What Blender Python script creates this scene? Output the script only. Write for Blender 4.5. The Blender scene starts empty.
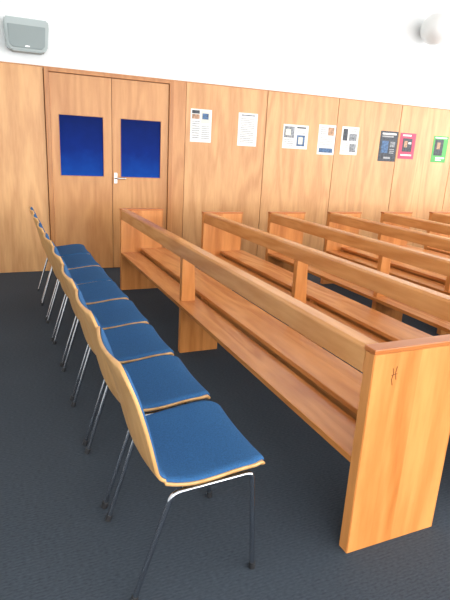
import bpy, bmesh, math, random
from mathutils import Vector, Matrix
random.seed(4)
scene = bpy.context.scene
scene.view_settings.view_transform = 'Standard'
COL = scene.collection

# ---------------------------------------------------------------- materials
def new_mat(name):
    m = bpy.data.materials.new(name); m.use_nodes = True
    nt = m.node_tree; b = nt.nodes['Principled BSDF']
    return m, nt, b
def plain(name, col, rough=0.5, metal=0.0, spec=0.5, coat=0.0, noise=0.0, nscale=30):
    m, nt, b = new_mat(name)
    b.inputs['Base Color'].default_value = (*col, 1)
    b.inputs['Roughness'].default_value = rough
    b.inputs['Metallic'].default_value = metal
    b.inputs['Specular IOR Level'].default_value = spec
    if noise > 0:
        tc = nt.nodes.new('ShaderNodeTexCoord'); n = nt.nodes.new('ShaderNodeTexNoise')
        n.inputs['Scale'].default_value = nscale; n.inputs['Detail'].default_value = 4
        r = nt.nodes.new('ShaderNodeValToRGB')
        r.color_ramp.elements[0].position = 0.3; r.color_ramp.elements[1].position = 0.7
        r.color_ramp.elements[0].color = (*[c*(1-noise) for c in col], 1)
        r.color_ramp.elements[1].color = (*[min(1, c*(1+noise)) for c in col], 1)
        nt.links.new(tc.outputs['Object'], n.inputs['Vector'])
        nt.links.new(n.outputs['Fac'], r.inputs['Fac'])
        nt.links.new(r.outputs['Color'], b.inputs['Base Color'])
    return m
def wood(name, c_dark, c_light, grain='Z', rough=0.35, stave=None, fig=1.0, seed=0.0, rings=22, fine=0.55, ringamt=0.16, tone=1.0):
    """procedural timber; grain runs along given axis, optional glued-stave variation"""
    c_dark = [c*tone for c in c_dark]; c_light = [c*tone for c in c_light]
    m, nt, b = new_mat(name); N = nt.nodes.new; L = nt.links.new
    tc = N('ShaderNodeTexCoord')
    lo, hi = 0.5, 4.0
    sc = {'X': (lo, hi, hi), 'Y': (hi, lo, hi), 'Z': (hi, hi, lo)}[grain]
    mp = N('ShaderNodeMapping'); mp.inputs['Scale'].default_value = sc
    mp.inputs['Location'].default_value = (seed, seed*1.7, seed*0.6)
    L(tc.outputs['Object'], mp.inputs['Vector'])
    n1 = N('ShaderNodeTexNoise'); n1.inputs['Scale'].default_value = 1.0*fig
    n1.inputs['Detail'].default_value = 2; n1.inputs['Distortion'].default_value = 0.3
    L(mp.outputs['Vector'], n1.inputs['Vector'])
    mul = N('ShaderNodeMath'); mul.operation = 'MULTIPLY'; mul.inputs[1].default_value = rings*2
    L(n1.outputs['Fac'], mul.inputs[0])
    sn = N('ShaderNodeMath'); sn.operation = 'SINE'; L(mul.outputs[0], sn.inputs[0])
    n2 = N('ShaderNodeTexNoise'); n2.inputs['Scale'].default_value = 12.0
    n2.inputs['Detail'].default_value = 4
    L(mp.outputs['Vector'], n2.inputs['Vector'])
    n2s = N('ShaderNodeMath'); n2s.operation = 'MULTIPLY_ADD'; n2s.inputs[1].default_value = fine
    n2s.inputs[2].default_value = 0.5-0.5*fine
    L(n2.outputs['Fac'], n2s.inputs[0])
    a = N('ShaderNodeMath'); a.operation = 'MULTIPLY_ADD'; a.inputs[1].default_value = ringamt
    L(sn.outputs[0], a.inputs[0]); L(n2s.outputs[0], a.inputs[2])
    n3 = N('ShaderNodeTexNoise'); n3.inputs['Scale'].default_value = 0.7; n3.inputs['Detail'].default_value = 1
    L(mp.outputs['Vector'], n3.inputs['Vector'])
    a3 = N('ShaderNodeMath'); a3.operation = 'MULTIPLY_ADD'; a3.inputs[1].default_value = 0.6
    L(n3.outputs['Fac'], a3.inputs[0]); L(a.outputs[0], a3.inputs[2])
    s0 = N('ShaderNodeMath'); s0.operation = 'SUBTRACT'; s0.inputs[1].default_value = 0.3
    L(a3.outputs[0], s0.inputs[0])
    fac = s0.outputs[0]
    if stave:
        ax, w = stave
        sp = N('ShaderNodeSeparateXYZ'); L(tc.outputs['Object'], sp.inputs[0])
        dv = N('ShaderNodeMath'); dv.operation = 'DIVIDE'; dv.inputs[1].default_value = w
        L(sp.outputs[ax], dv.inputs[0])
        fl = N('ShaderNodeMath'); fl.operation = 'FLOOR'; L(dv.outputs[0], fl.inputs[0])
        wn = N('ShaderNodeTexWhiteNoise'); wn.noise_dimensions = '1D'; L(fl.outputs[0], wn.inputs['W'])
        a2 = N('ShaderNodeMath'); a2.operation = 'MULTIPLY_ADD'; a2.inputs[1].default_value = 0.3
        L(wn.outputs['Value'], a2.inputs[0]); L(fac, a2.inputs[2])
        s3 = N('ShaderNodeMath'); s3.operation = 'SUBTRACT'; s3.inputs[1].default_value = 0.15
        L(a2.outputs[0], s3.inputs[0]); fac = s3.outputs[0]
    r = N('ShaderNodeValToRGB')
    r.color_ramp.elements[0].position = 0.15; r.color_ramp.elements[1].position = 0.85
    r.color_ramp.elements[0].color = (*c_dark, 1); r.color_ramp.elements[1].color = (*c_light, 1)
    L(fac, r.inputs['Fac']); L(r.outputs['Color'], b.inputs['Base Color'])
    b.inputs['Roughness'].default_value = rough
    return m

TN = [1.0, .95, 1.03, .98]
M_wallwood = [wood('wall_veneer_%d' % i, (0.51, 0.235, 0.080), (0.73, 0.405, 0.170), 'Z', 0.42, None, 0.7, i*7.3, tone=TN[i]) for i in range(4)]
M_door = wood('door_veneer', (0.47, 0.195, 0.058), (0.64, 0.32, 0.115), 'Z', 0.4, None, 0.8, 31)
M_frame = wood('door_frame_wood', (0.40, 0.15, 0.04), (0.54, 0.235, 0.07), 'Z', 0.4, None, 1, 12)
M_pewY = wood('pew_timber_long', (0.45, 0.145, 0.028), (0.68, 0.285, 0.08), 'Y', 0.26, (0, 0.09), 1.0, 3)
M_pewR = wood('pew_timber_rail', (0.56, 0.215, 0.058), (0.76, 0.37, 0.13), 'Y', 0.24, None, 1.0, 5)
M_pewZ = wood('pew_timber_upright', (0.50, 0.165, 0.033), (0.74, 0.315, 0.090), 'Z', 0.33, (0, 0.105), 0.8, 8)
M_cap = wood('pew_timber_cap', (0.42, 0.12, 0.026), (0.58, 0.21, 0.055), 'X', 0.3, None, 1.0, 9)
M_groove = plain('dark_groove', (0.16, 0.05, 0.012), 0.8)
M_white = plain('white_plaster', (0.81, 0.845, 0.85), 0.85, noise=0.015, nscale=3)
M_ceil = plain('ceiling_paint', (0.85, 0.85, 0.84), 0.9)
M_blue = plain('blue_fabric', (0.034, 0.118, 0.275), 0.9, noise=0.2, nscale=200, spec=0.15)
M_ply = wood('chair_plywood', (0.60, 0.31, 0.10), (0.76, 0.45, 0.19), 'Z', 0.35, None, 1, 2)
M_chrome = plain('chrome_tube', (0.58, 0.60, 0.64), 0.16, 1.0)
M_black = plain('black_plastic', (0.02, 0.02, 0.022), 0.5)
M_steel = plain('brushed_steel', (0.6, 0.6, 0.6), 0.3, 1.0)
M_spk = plain('speaker_plastic', (0.40, 0.46, 0.46), 0.5)
M_grille = plain('speaker_grille', (0.26, 0.31, 0.31), 0.6)
M_globe = plain('opal_glass', (0.74, 0.76, 0.75), 0.3)
M_winframe = plain('window_frame_paint', (0.6, 0.6, 0.6), 0.5)

# blue door glass: colour graduated, lighter towards the bottom, slightly mottled
M_glass, nt, b = new_mat('blue_door_glass')
tc = nt.nodes.new('ShaderNodeTexCoord'); sp = nt.nodes.new('ShaderNodeSeparateXYZ')
mr = nt.nodes.new('ShaderNodeMapRange'); mr.inputs['From Min'].default_value = 1.07; mr.inputs['From Max'].default_value = 1.71
nz = nt.nodes.new('ShaderNodeTexNoise'); nz.inputs['Scale'].default_value = 9; nz.inputs['Detail'].default_value = 4
mm = nt.nodes.new('ShaderNodeMath'); mm.operation = 'MULTIPLY_ADD'; mm.inputs[1].default_value = 0.35
sb = nt.nodes.new('ShaderNodeMath'); sb.operation = 'SUBTRACT'; sb.inputs[1].default_value = 0.17
r = nt.nodes.new('ShaderNodeValToRGB')
r.color_ramp.elements[0].color = (0.005, 0.060, 0.34, 1); r.color_ramp.elements[1].color = (0.002, 0.012, 0.105, 1)
e = r.color_ramp.elements.new(0.45); e.color = (0.003, 0.022, 0.19, 1)
nt.links.new(tc.outputs['Object'], sp.inputs[0]); nt.links.new(sp.outputs['Z'], mr.inputs['Value'])
nt.links.new(tc.outputs['Object'], nz.inputs['Vector'])
nt.links.new(nz.outputs['Fac'], mm.inputs[0]); nt.links.new(mr.outputs['Result'], mm.inputs[2])
nt.links.new(mm.outputs[0], sb.inputs[0])
nt.links.new(sb.outputs[0], r.inputs['Fac']); nt.links.new(r.outputs['Color'], b.inputs['Base Color'])
b.inputs['Roughness'].default_value = 0.6; b.inputs['Specular IOR Level'].default_value = 0.08

# carpet
M_carpet, nt, b = new_mat('carpet_charcoal')
N = nt.nodes.new; L = nt.links.new
tc = N('ShaderNodeTexCoord')
n = N('ShaderNodeTexNoise'); n.inputs['Scale'].default_value = 160; n.inputs['Detail'].default_value = 3
n2 = N('ShaderNodeTexNoise'); n2.inputs['Scale'].default_value = 1.2
mp = N('ShaderNodeMapping'); mp.inputs['Scale'].default_value = (0.4, 1, 1)
L(tc.outputs['Object'], mp.inputs['Vector']); L(mp.outputs['Vector'], n.inputs['Vector']); L(tc.outputs['Object'], n2.inputs['Vector'])
ad = N('ShaderNodeMath'); ad.operation = 'MULTIPLY_ADD'; ad.inputs[1].default_value = 0.3
L(n2.outputs['Fac'], ad.inputs[0]); L(n.outputs['Fac'], ad.inputs[2])
wv = N('ShaderNodeTexWave'); wv.bands_direction = 'Y'; wv.inputs['Scale'].default_value = 22; wv.inputs['Distortion'].default_value = 0.6
L(tc.outputs['Object'], wv.inputs['Vector'])
ad2 = N('ShaderNodeMath'); ad2.operation = 'MULTIPLY_ADD'; ad2.inputs[1].default_value = 0.12
L(wv.outputs['Fac'], ad2.inputs[0]); L(ad.outputs[0], ad2.inputs[2])
r = N('ShaderNodeValToRGB'); r.color_ramp.elements[0].position = 0.35; r.color_ramp.elements[1].position = 1.05
r.color_ramp.elements[0].color = (0.032, 0.042, 0.056, 1); r.color_ramp.elements[1].color = (0.070, 0.087, 0.108, 1)
L(ad2.outputs[0], r.inputs['Fac']); L(r.outputs['Color'], b.inputs['Base Color'])
b.inputs['Roughness'].default_value = 0.95; b.inputs['Specular IOR Level'].default_value = 0.15
bp = N('ShaderNodeBump'); bp.inputs['Strength'].default_value = 0.2; bp.inputs['Distance'].default_value = 0.003
L(n.outputs['Fac'], bp.inputs['Height']); L(bp.outputs['Normal'], b.inputs['Normal'])

# ---------------------------------------------------------------- helpers
def link(o, parent=None):
    COL.objects.link(o)
    if parent: o.parent = parent
    return o
def empty(name, loc=(0, 0, 0)):
    o = bpy.data.objects.new(name, None); o.location = loc; o.empty_display_size = 0.1
    return link(o)
def box_mesh(name, lo, hi, mat, bevel=0.0):
    bm = bmesh.new(); bmesh.ops.create_cube(bm, size=1)
    for v in bm.verts:
        v.co = Vector([lo[i] + (v.co[i]+0.5)*(hi[i]-lo[i]) for i in range(3)])
    if bevel > 0:
        bmesh.ops.bevel(bm, geom=list(bm.edges), offset=bevel, segments=2, affect='EDGES', profile=0.5)
    me = bpy.data.meshes.new(name); bm.to_mesh(me); bm.free(); me.materials.append(mat)
    return me
def box(name, lo, hi, mat, parent=None, bevel=0.0):
    return link(bpy.data.objects.new(name, box_mesh(name, lo, hi, mat, bevel)), parent)
def prism_mesh(name, pts, y0, y1, mat, bevel=0.0):
    """extrude XZ outline along Y"""
    bm = bmesh.new()
    a = [bm.verts.new((p[0], y0, p[1])) for p in pts]; c = [bm.verts.new((p[0], y1, p[1])) for p in pts]
    bm.faces.new(a); bm.faces.new(list(reversed(c)))
    for i in range(len(pts)):
        j = (i+1) % len(pts); bm.faces.new((a[j], a[i], c[i], c[j]))
    bmesh.ops.recalc_face_normals(bm, faces=bm.faces)
    if bevel > 0:
        bmesh.ops.bevel(bm, geom=list(bm.edges), offset=bevel, segments=2, affect='EDGES')
    me = bpy.data.meshes.new(name); bm.to_mesh(me); bm.free(); me.materials.append(mat)
    return me
def tube_mesh(name, paths, r, mat, seg=10):
    cu = bpy.data.curves.new(name, 'CURVE'); cu.dimensions = '3D'; cu.bevel_depth = r; cu.bevel_resolution = 3
    cu.use_fill_caps = True
    for pts in paths:
        s = cu.splines.new('POLY'); s.points.add(len(pts)-1)
        for i, p in enumerate(pts): s.points[i].co = (*p, 1)
    o = bpy.data.objects.new(name, cu); COL.objects.link(o)
    dg = bpy.context.evaluated_depsgraph_get()
    me = bpy.data.meshes.new_from_object(o.evaluated_get(dg)); me.name = name
    bpy.data.objects.remove(o); me.materials.clear(); me.materials.append(mat)
    for p in me.polygons: p.use_smooth = True
    return me
def fillet(pts, r, n=5):
    out = [Vector(pts[0])]
    for i in range(1, len(pts)-1):
        p = Vector(pts[i]); a = (Vector(pts[i-1])-p); c = (Vector(pts[i+1])-p)
        rr = min(r, a.length*0.45, c.length*0.45)
        s = p+a.normalized()*rr; e = p+c.normalized()*rr
        for k in range(n+1):
            t = k/n; out.append((1-t)**2*s + 2*t*(1-t)*p + t*t*e)
    out.append(Vector(pts[-1])); return out

# ---------------------------------------------------------------- room
WY = 6.06; XL, XR, YF, ZC = -3.0, 12.0, -5.0, 4.0
box('floor', (XL-.2, YF-.2, -0.1), (XR+.2, WY+.3, 0), M_carpet)
box('ceiling', (XL-.2, YF-.2, ZC), (XR+.2, WY+.3, ZC+.1), M_ceil)
box('wall_left', (XL-.2, YF-.2, 0), (XL, WY+.3, ZC), M_white)
box('wall_back', (XL, WY+.03, 0), (XR, WY+.3, ZC), M_white)
def wall_with_windows(name, fixed_axis, f0, f1, u0, u1, z0, z1, n, prefix, k0):
    """wall made of sill/lintel/piers with glazed openings"""
    def bx(nm, ua, ub, za, zb, mat, fa=f0, fb=f1, par=None):
        if fixed_axis == 0: return box(nm, (fa, ua, za), (fb, ub, zb), mat, par)
        return box(nm, (ua, fa, za), (ub, fb, zb), mat, par)
    w = empty(name)
    bx('sill', u0, u1, 0, z0, M_white, par=w); bx('lintel', u0, u1, z1, ZC, M_white, par=w)
    step = (u1-u0)/n; pier = 0.5
    for i in range(n+1):
        a = max(u0, u0+i*step-pier/2); b_ = min(u1, u0+i*step+pier/2)
        bx('pier_%d' % i, a, b_, z0, z1, M_white, par=w)
    for i in range(n):
        a = u0+i*step+pier/2; b_ = u0+(i+1)*step-pier/2
        wn = empty('window_%d' % (k0+i)); mid = (a+b_)/2; fm = (f0+f1)/2
        for q, (x0, x1, za, zb) in enumerate([(a, b_, z0, z0+.06), (a, b_, z1-.06, z1), (a, a+.06, z0, z1), (b_-.06, b_, z0, z1), (mid-.03, mid+.03, z0, z1)]):
            bx('frame_%d' % q, x0, x1, za, zb, M_winframe, fm-.03, fm+.03, wn)
        ld = bpy.data.lights.new('daylight_%d' % (k0+i), 'AREA'); ld.shape = 'RECTANGLE'
        ld.size = (b_-a); ld.size_y = (z1-z0)
        lo = bpy.data.objects.new('daylight_%d' % (k0+i), ld); link(lo, wn)
        if fixed_axis == 0:
            lo.location = (f0-0.02, mid, (z0+z1)/2); lo.rotation_euler = (math.radians(90), 0, math.radians(90))
            ld.energy = 105*(b_-a)*(z1-z0)/3; 
        else:
            lo.location = (mid, f1+0.02, (z0+z1)/2); lo.rotation_euler = (math.radians(90), 0, 0)
            ld.energy = 84*(b_-a)*(z1-z0)/3
        ld.color = (1.0, 0.99, 0.98)
    return w
wall_with_windows('wall_right', 0, XR, XR+.2, YF, WY+.03, 0.8, 3.4, 4, 'r', 1)
wall_with_windows('wall_front', 1, YF-.2, YF, XL, XR, 0.6, 3.5, 6, 'f', 5)

# timber wainscot on back wall
TOPZ = 2.16
g = 0.004
wains = empty('wood_wall_panelling')
def wp(a, b_, i, z0=0.0, z1=TOPZ):
    o = box('panel_%d' % i, (a+g, WY, z0), (b_-g, WY+.03, z1), M_wallwood[i % 4], wains, 0.002)
k = 0
for a, b_ in [(-3.0, -1.6), (-1.6, -0.52), (-0.52, 0.55)]:
    wp(a, b_, k); k += 1
x = 2.12
while x < 11.9:
    wp(x, min(x+1.07, 12.0), k); k += 1; x += 1.07
box('backing', (-3.0, WY+.02, 0), (12, WY+.0299, TOPZ-.01), M_groove, wains)
box('top_bead', (-3.0, WY-.004, TOPZ), (12, WY+.03, TOPZ+.012), M_frame, wains)

# double door
dr = empty('door_1')
box('frame_left', (0.553, WY-.02, 0), (0.60, WY+.03, TOPZ-.001), M_frame, dr, .003)
box('frame_right', (1.915, WY-.02, 0), (1.965, WY+.03, TOPZ-.001), M_frame, dr, .003)
box('frame_head', (0.60, WY-.02, 2.125), (1.915, WY+.03, TOPZ-.001), M_frame, dr, .003)
box('side_filler', (1.967, WY-.004, 0), (2.118, WY+.03, TOPZ-.001), M_door, dr, .002)
def leaf(nm, a, b_, wa, wb):
    z0, z1, wz0, wz1 = 0.008, 2.12, 1.075, 1.71; y0, y1 = WY+.004, WY+.028
    bm = bmesh.new()
    def ring(y):
        o = [bm.verts.new((X_, y, Z_)) for X_, Z_ in ((a, z0), (b_, z0), (b_, z1), (a, z1))]
        i_ = [bm.verts.new((X_, y, Z_)) for X_, Z_ in ((wa, wz0), (wb, wz0), (wb, wz1), (wa, wz1))]
        return o, i_
    o0, i0 = ring(y0); o1, i1 = ring(y1)
    for j in range(4):
        n_ = (j+1) % 4
        bm.faces.new((o0[j], o0[n_], i0[n_], i0[j])); bm.faces.new((o1[n_], o1[j], i1[j], i1[n_]))
        bm.faces.new((o0[n_], o0[j], o1[j], o1[n_])); bm.faces.new((i0[j], i0[n_], i1[n_], i1[j]))
    bmesh.ops.recalc_face_normals(bm, faces=bm.faces)
    me = bpy.data.meshes.new(nm); bm.to_mesh(me); bm.free(); me.materials.append(M_door)
    link(bpy.data.objects.new(nm, me), dr)
    box(nm+'_glass', (wa, y0+.008, wz0), (wb, y1, wz1), M_glass, dr)
    t = .007
    for q, (x0, x1, za, zb) in enumerate([(wa-t, wb+t, wz0-t, wz0), (wa-t, wb+t, wz1, wz1+t), (wa-t, wa, wz0, wz1), (wb, wb+t, wz0, wz1)]):
        box(nm+'_bead_%d' % q, (x0, y0-.005, za), (x1, y0+.004, zb), M_frame, dr)
leaf('leaf_left', 0.604, 1.253, 0.690, 1.157)
leaf('leaf_right', 1.259, 1.911, 1.355, 1.82)
box('handle_plate', (1.275, WY-.004, 1.00), (1.31, WY+.006, 1.12), M_steel, dr, .003)
link(bpy.data.objects.new('lever_handle', tube_mesh('lever_handle', [fillet([(1.292, WY, 1.06), (1.292, WY-.055, 1.06), (1.40, WY-.055, 1.06)], .02)], .009, M_steel)), dr)

# posters -----------------------------------------------------------------
P_white = plain('paper_white', (0.85, 0.85, 0.82), 0.7)
P_text = plain('ink_grey', (0.26, 0.28, 0.30), 0.8, noise=0.6, nscale=40)
P_lite = plain('ink_pale', (0.42, 0.43, 0.44), 0.8, noise=0.4, nscale=90)
P_dark = plain('ink_dark', (0.045, 0.055, 0.07), 0.6, noise=0.6, nscale=30)
P_pink = plain('paper_pink', (0.62, 0.06, 0.13), 0.6)
P_green = plain('paper_green', (0.09, 0.42, 0.10), 0.6)
P_cream = plain('paper_cream', (0.75, 0.73, 0.62), 0.7)
P_blue = plain('ink_blue', (0.08, 0.16, 0.30), 0.7, noise=0.5, nscale=40)
P_skin = plain('ink_tan', (0.45, 0.28, 0.18), 0.7, noise=0.5, nscale=50)
def poster(cx, cz, w, h, paper, parts):
    e_ = empty('poster', (cx, WY, cz))
    box('sheet', (-w/2, -.003, -h/2), (w/2, -.0005, h/2), paper, e_)
    for i, (u0, v0, u1, v1, m) in enumerate(parts):   # v measured from top
        box('print_%d' % i, (-w/2+u0*w, -.0042-.0002*(i % 7), h/2-v1*h), (-w/2+u1*w, -.0028, h/2-v0*h), m, e_)
def lines(u0, u1, v0, v1, n, m=None):
    s = (v1-v0)/n
    return [(u0, v0+i*s, u1-random.random()*.12*(u1-u0), v0+i*s+s*.45, m or P_lite) for i in range(n)]
poster(2.316, 1.696, .268, .374, P_white, [(.06, .04, .42, .14, P_dark), (.06, .16, .42, .3, P_skin), (.5, .05, .92, .42, P_cream)] + lines(.08, .45, .36, .92, 8) + lines(.52, .92, .5, .92, 7) + [(.55, .12, .85, .3, P_blue)])
poster(2.936, 1.689, .262, .389, P_white, [(.15, .05, .85, .09, P_text)] + lines(.12, .9, .16, .92, 14))
poster(3.633, 1.644, .375, .296, P_white, [(.04, .08, .44, .55, P_text), (.10, .2, .3, .45, P_cream), (.54, .08, .9, .14, P_dark), (.56, .42, .88, .88, P_blue), (.62, .5, .8, .8, P_cream)] + lines(.05, .45, .62, .92, 4) + lines(.55, .9, .2, .38, 3))
poster(4.117, 1.632, .27, .38, P_white, lines(.1, .5, .08, .35, 4) + [(.55, .08, .9, .35, P_skin), (.1, .78, .9, .93, P_blue)] + lines(.1, .9, .42, .7, 5))
poster(4.492, 1.639, .28, .364, P_white, [(.08, .08, .35, .5, P_dark), (.45, .24, .9, .5, P_text)] + lines(.45, .9, .06, .2, 2) + lines(.08, .45, .58, .92, 5) + [(.52, .6, .9, .9, P_text)])
poster(5.165, 1.60, .31, .41, P_dark, [(.1, .06, .9, .12, P_white), (.1, .15, .75, .2, P_lite), (.12, .32, .5, .72, P_blue), (.6, .34, .88, .52, P_text)] + lines(.6, .88, .58, .76, 3) + [(.3, .85, .7, .91, P_lite)])
poster(5.508, 1.62, .29, .356, P_pink, [(.2, .2, .8, .72, P_dark), (.3, .3, .5, .55, P_skin), (.56, .34, .74, .42, P_white), (.15, .82, .85, .88, P_white), (.15, .06, .7, .12, P_white)])
poster(6.14, 1.606, .29, .38, P_green, [(.12, .14, .7, .74, P_dark), (.28, .25, .5, .5, P_skin), (.1, .05, .9, .10, P_white), (.3, .80, .9, .86, P_white), (.3, .89, .7, .93, P_white)])

# wall speaker ------------------------------------------------------------
sp_ = empty('wall_speaker', (0.40, WY+.03, 2.42))
me = prism_mesh('cabinet', [(-.20, .15), (.20, .15), (.21, .10), (.19, -.11), (.15, -.15), (-.15, -.15), (-.19, -.11), (-.21, .10)], -.17, -.03, M_spk, .012)
o = link(bpy.data.objects.new('cabinet', me), sp_)
me = prism_mesh('grille', [(-.175, .085), (.175, .085), (.165, -.09), (.135, -.12), (-.135, -.12), (-.165, -.09)], -.182, -.168, M_grille, .004)
link(bpy.data.objects.new('grille', me), sp_)
box('wall_bracket', (-.04, -.035, -.06), (.04, 0, .06), M_steel, sp_)
box('badge', (-.02, -.186, -.108), (.02, -.181, -.098), M_steel, sp_)

# globe wall lamp -----------------------------------------------------------
gl = empty('globe_wall_lamp', (5.53, 5.86, 3.12))
bm = bmesh.new(); bmesh.ops.create_uvsphere(bm, u_segments=40, v_segments=24, radius=.195)
me = bpy.data.meshes.new('globe'); bm.to_mesh(me); bm.free(); me.materials.append(M_globe)
for p in me.polygons: p.use_smooth = True
link(bpy.data.objects.new('globe', me), gl)
link(bpy.data.objects.new('collar', tube_mesh('collar', [[(0, .17, 0), (0, .229, 0)]], .06, M_white)), gl)

# ---------------------------------------------------------------- pews
PY0, T = 1.25, .05
END = .43
mesh_end = prism_mesh('end_panel', [(0, 0), (END, 0), (END, .815), (0, .815)], 0, T, M_pewZ, .003)
mesh_cap = box_mesh('end_cap', (-.004, -.004, .815), (END+.004, T+.004, .832), M_cap, .003)
mesh_mid = prism_mesh('middle_support', [(.035, 0), (.33, 0), (.33, .37), (.36, .384), (.36, .404), (.20, .404), (.20, .377), (.14, .377), (.14, .40), (.12, .735), (.035, .735)], -.023, .023, M_pewZ, .002)
def long_parts(PY1):
    return [
    prism_mesh('top_rail', [(0, .728), (.003, .815), (.012, .826), (.062, .83), (.068, .822), (.034, .728)], PY0+T, PY1-T, M_pewR, .002),
    box_mesh('seat_plank_rear', (.0, PY0+T, .368), (.185, PY1-T, .395), M_pewY, .003),
    box_mesh('seat_plank_front', (.20, PY0+T, .403), (.46, PY1-T, .433), M_pewY, .005),
    box_mesh('seat_beam', (.24, PY0+T, .30), (.265, PY1-T, .403), M_pewY, .002)]
LA, LB = long_parts(5.12), long_parts(4.86)
for i in range(9):
    X = 1.13 + .756*i + (0.02 if i else 0)
    PY1 = 4.86 if i else 5.12
    p = empty('pew', (X, 0, 0))
    def add(n, me, y=0): 
        o = bpy.data.objects.new(n, me); link(o, p); o.location = (0, y, 0)
    add('end_panel_near', mesh_end, PY0); add('end_panel_far', mesh_end, PY1-T)
    add('cap_near', mesh_cap, PY0); add('cap_far', mesh_cap, PY1-T)
    for me in (LB if i else LA): add(me.name, me)
    add('middle_support', mesh_mid, 3.08 if i else 3.33)
    if i == 0:
        y_ = PY0-.0005
        cv = [[(.088, y_, .755), (.094, y_, .735), (.088, y_, .712), (.095, y_, .69)],
              [(.106, y_, .76), (.102, y_, .735), (.108, y_, .71)], [(.086, y_, .728), (.110, y_, .732)]]
        link(bpy.data.objects.new('carved_mark', tube_mesh('carved_mark', cv, .0011, M_groove)), p)

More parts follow.
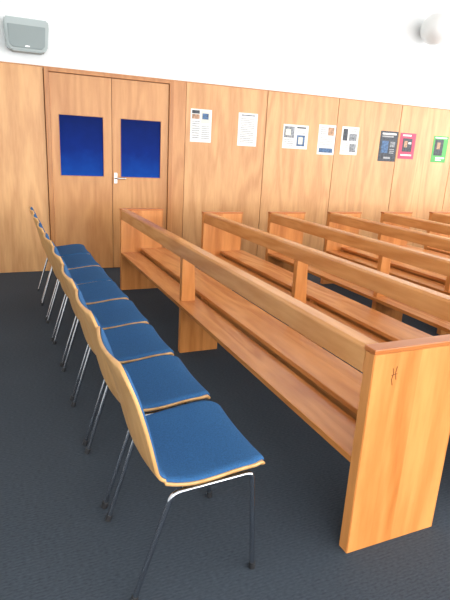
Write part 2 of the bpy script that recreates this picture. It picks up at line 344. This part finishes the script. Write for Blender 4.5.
# ---------------------------------------------------------------- chairs
prof = [(.772, .412), (.765, .430), (.73, .436), (.67, .433), (.60, .424), (.52, .416), (.455, .416), (.412, .430), (.386, .466), (.370, .52), (.356, .58), (.338, .652), (.316, .728), (.292, .793), (.278, .832)]
def catmull(P, n=6):
    out = []
    Q = [Vector(p) for p in P]; Q = [2*Q[0]-Q[1]] + Q + [2*Q[-1]-Q[-2]]
    for i in range(1, len(Q)-2):
        for k in range(n):
            t = k/n; a, b_, c, d = Q[i-1:i+3]
            out.append(.5*((2*b_)+(c-a)*t+(2*a-5*b_+4*c-d)*t*t+(-a+3*b_-3*c+d)*t**3))
    out.append(Q[-2]); return out
PR = catmull(prof)
Ls = [0]
for i in range(1, len(PR)): Ls.append(Ls[-1]+(PR[i]-PR[i-1]).length)
LT = Ls[-1]
def shell_mesh(name, off0, off1, inset, mat, s0=0, s1=1):
    """sheet following seat profile between normal offsets, with rounded outline"""
    nv = 24; bm = bmesh.new(); idx = [i for i in range(len(PR)) if s0*LT <= Ls[i] <= s1*LT]
    La, Lb = Ls[idx[0]], Ls[idx[-1]]
    rows = ([], [])
    for i in idx:
        p = PR[i]; q = (PR[min(i+1, len(PR)-1)]-PR[max(i-1, 0)]).normalized()
        nrm = Vector((q.y, -q.x))
        s = Ls[i]; f = s/LT
        hw = .236 - .026*math.exp(-((f-.46)/.10)**2) - .014*max(0, (f-.6)/.4)
        hw -= inset
        rc = .065
        for dd in (s-La, Lb-s):
            if dd < rc: hw -= rc-math.sqrt(max(0, rc*rc-(rc-dd)**2))
        for k, off in enumerate((off0, off1)):
            row = []
            for j in range(nv+1):
                v = math.sin((-1+2*j/nv)*math.pi/2)
                dish = (.008 if f < .45 else .018)*v*v
                edge = 1.0
                if k == 1 and mat is M_blue:
                    d_ = min((1-abs(v))*hw, s-La, Lb-s)
                    edge = min(1, math.sqrt(max(0, d_/.016)))*.9+.1
                o_ = off0+(off1-off0)*edge + dish if k == 1 else off + dish
                row.append(bm.verts.new((p.x+nrm.x*o_, v*hw, p.y+nrm.y*o_)))
            rows[k].append(row)
    n = len(idx)
    for k in (0, 1):
        for a in range(n-1):
            for j in range(nv):
                bm.faces.new((rows[k][a][j], rows[k][a+1][j], rows[k][a+1][j+1], rows[k][a][j+1]))
    def strip(A, B):
        for a in range(len(A)-1): bm.faces.new((A[a], A[a+1], B[a+1], B[a]))
    strip([r[0] for r in rows[0]], [r[0] for r in rows[1]]); strip([r[-1] for r in rows[0]], [r[-1] for r in rows[1]])
    strip(rows[0][0], rows[1][0]); strip(rows[0][-1], rows[1][-1])
    bmesh.ops.recalc_face_normals(bm, faces=bm.faces)
    me = bpy.data.meshes.new(name); bm.to_mesh(me); bm.free(); me.materials.append(mat)
    for p in me.polygons: p.use_smooth = True
    return me
mesh_shell = shell_mesh('plywood_shell', 0, .011, 0, M_ply)
mesh_pad = shell_mesh('seat_and_back_pad', .0108, .022, .005, M_blue, .006, .994)
def leg_paths():
    P = []
    for s in (-1, 1):
        y = s*.214; yf = s*.208
        P.append(fillet([(.335, yf, .012), (.455, y, .397), (.738, y, .412), (.768, yf, .012)], .03))
    return P
mesh_legs = tube_mesh('chrome_legs', leg_paths(), .0092, M_chrome)
mesh_bars = tube_mesh('cross_bars', [[(.50, -.214, .399), (.50, .214, .399)], [(.68, -.214, .409), (.68, .214, .409)]], .008, M_chrome)
feet = []
for s in (-1, 1):
    feet += [[(.331, s*.2085, .001), (.339, s*.2085, .026)], [(.7685, s*.2085, .001), (.768, s*.2085, .026)]]
mesh_feet = tube_mesh('rubber_feet', feet, .012, M_black)
for i in range(8):
    c = empty('chair', (0.0+random.uniform(-.006, .006), 1.53+.497*i, 0))
    c.rotation_euler = (0, 0, math.radians(random.uniform(-.8, .8)))
    for n_, me in (('plywood_shell', mesh_shell), ('seat_and_back_pad', mesh_pad), ('chrome_legs', mesh_legs), ('cross_bars', mesh_bars), ('rubber_feet', mesh_feet)):
        link(bpy.data.objects.new(n_, me), c)

# ---------------------------------------------------------------- world
w = bpy.data.worlds.new('World'); scene.world = w; w.use_nodes = True
w.node_tree.nodes['Background'].inputs[0].default_value = (.85, .92, 1, 1)
w.node_tree.nodes['Background'].inputs[1].default_value = 1.0

# ---------------------------------------------------------------- camera
cam = bpy.data.cameras.new('camera'); co = bpy.data.objects.new('camera', cam); COL.objects.link(co)
cam.sensor_fit = 'VERTICAL'; cam.sensor_height = 24; cam.sensor_width = 18; cam.lens = 24*514/600
back = Vector((-.397, -.873, .282)).normalized()
right = Vector((.9155, -.399, .0516)); right = (right-back*right.dot(back)).normalized()
up = back.cross(right)
m = Matrix((right, up, back)).transposed().to_4x4(); m.translation = Vector((0, 0, 1.45))
co.matrix_world = m; cam.clip_start = .02
scene.camera = co
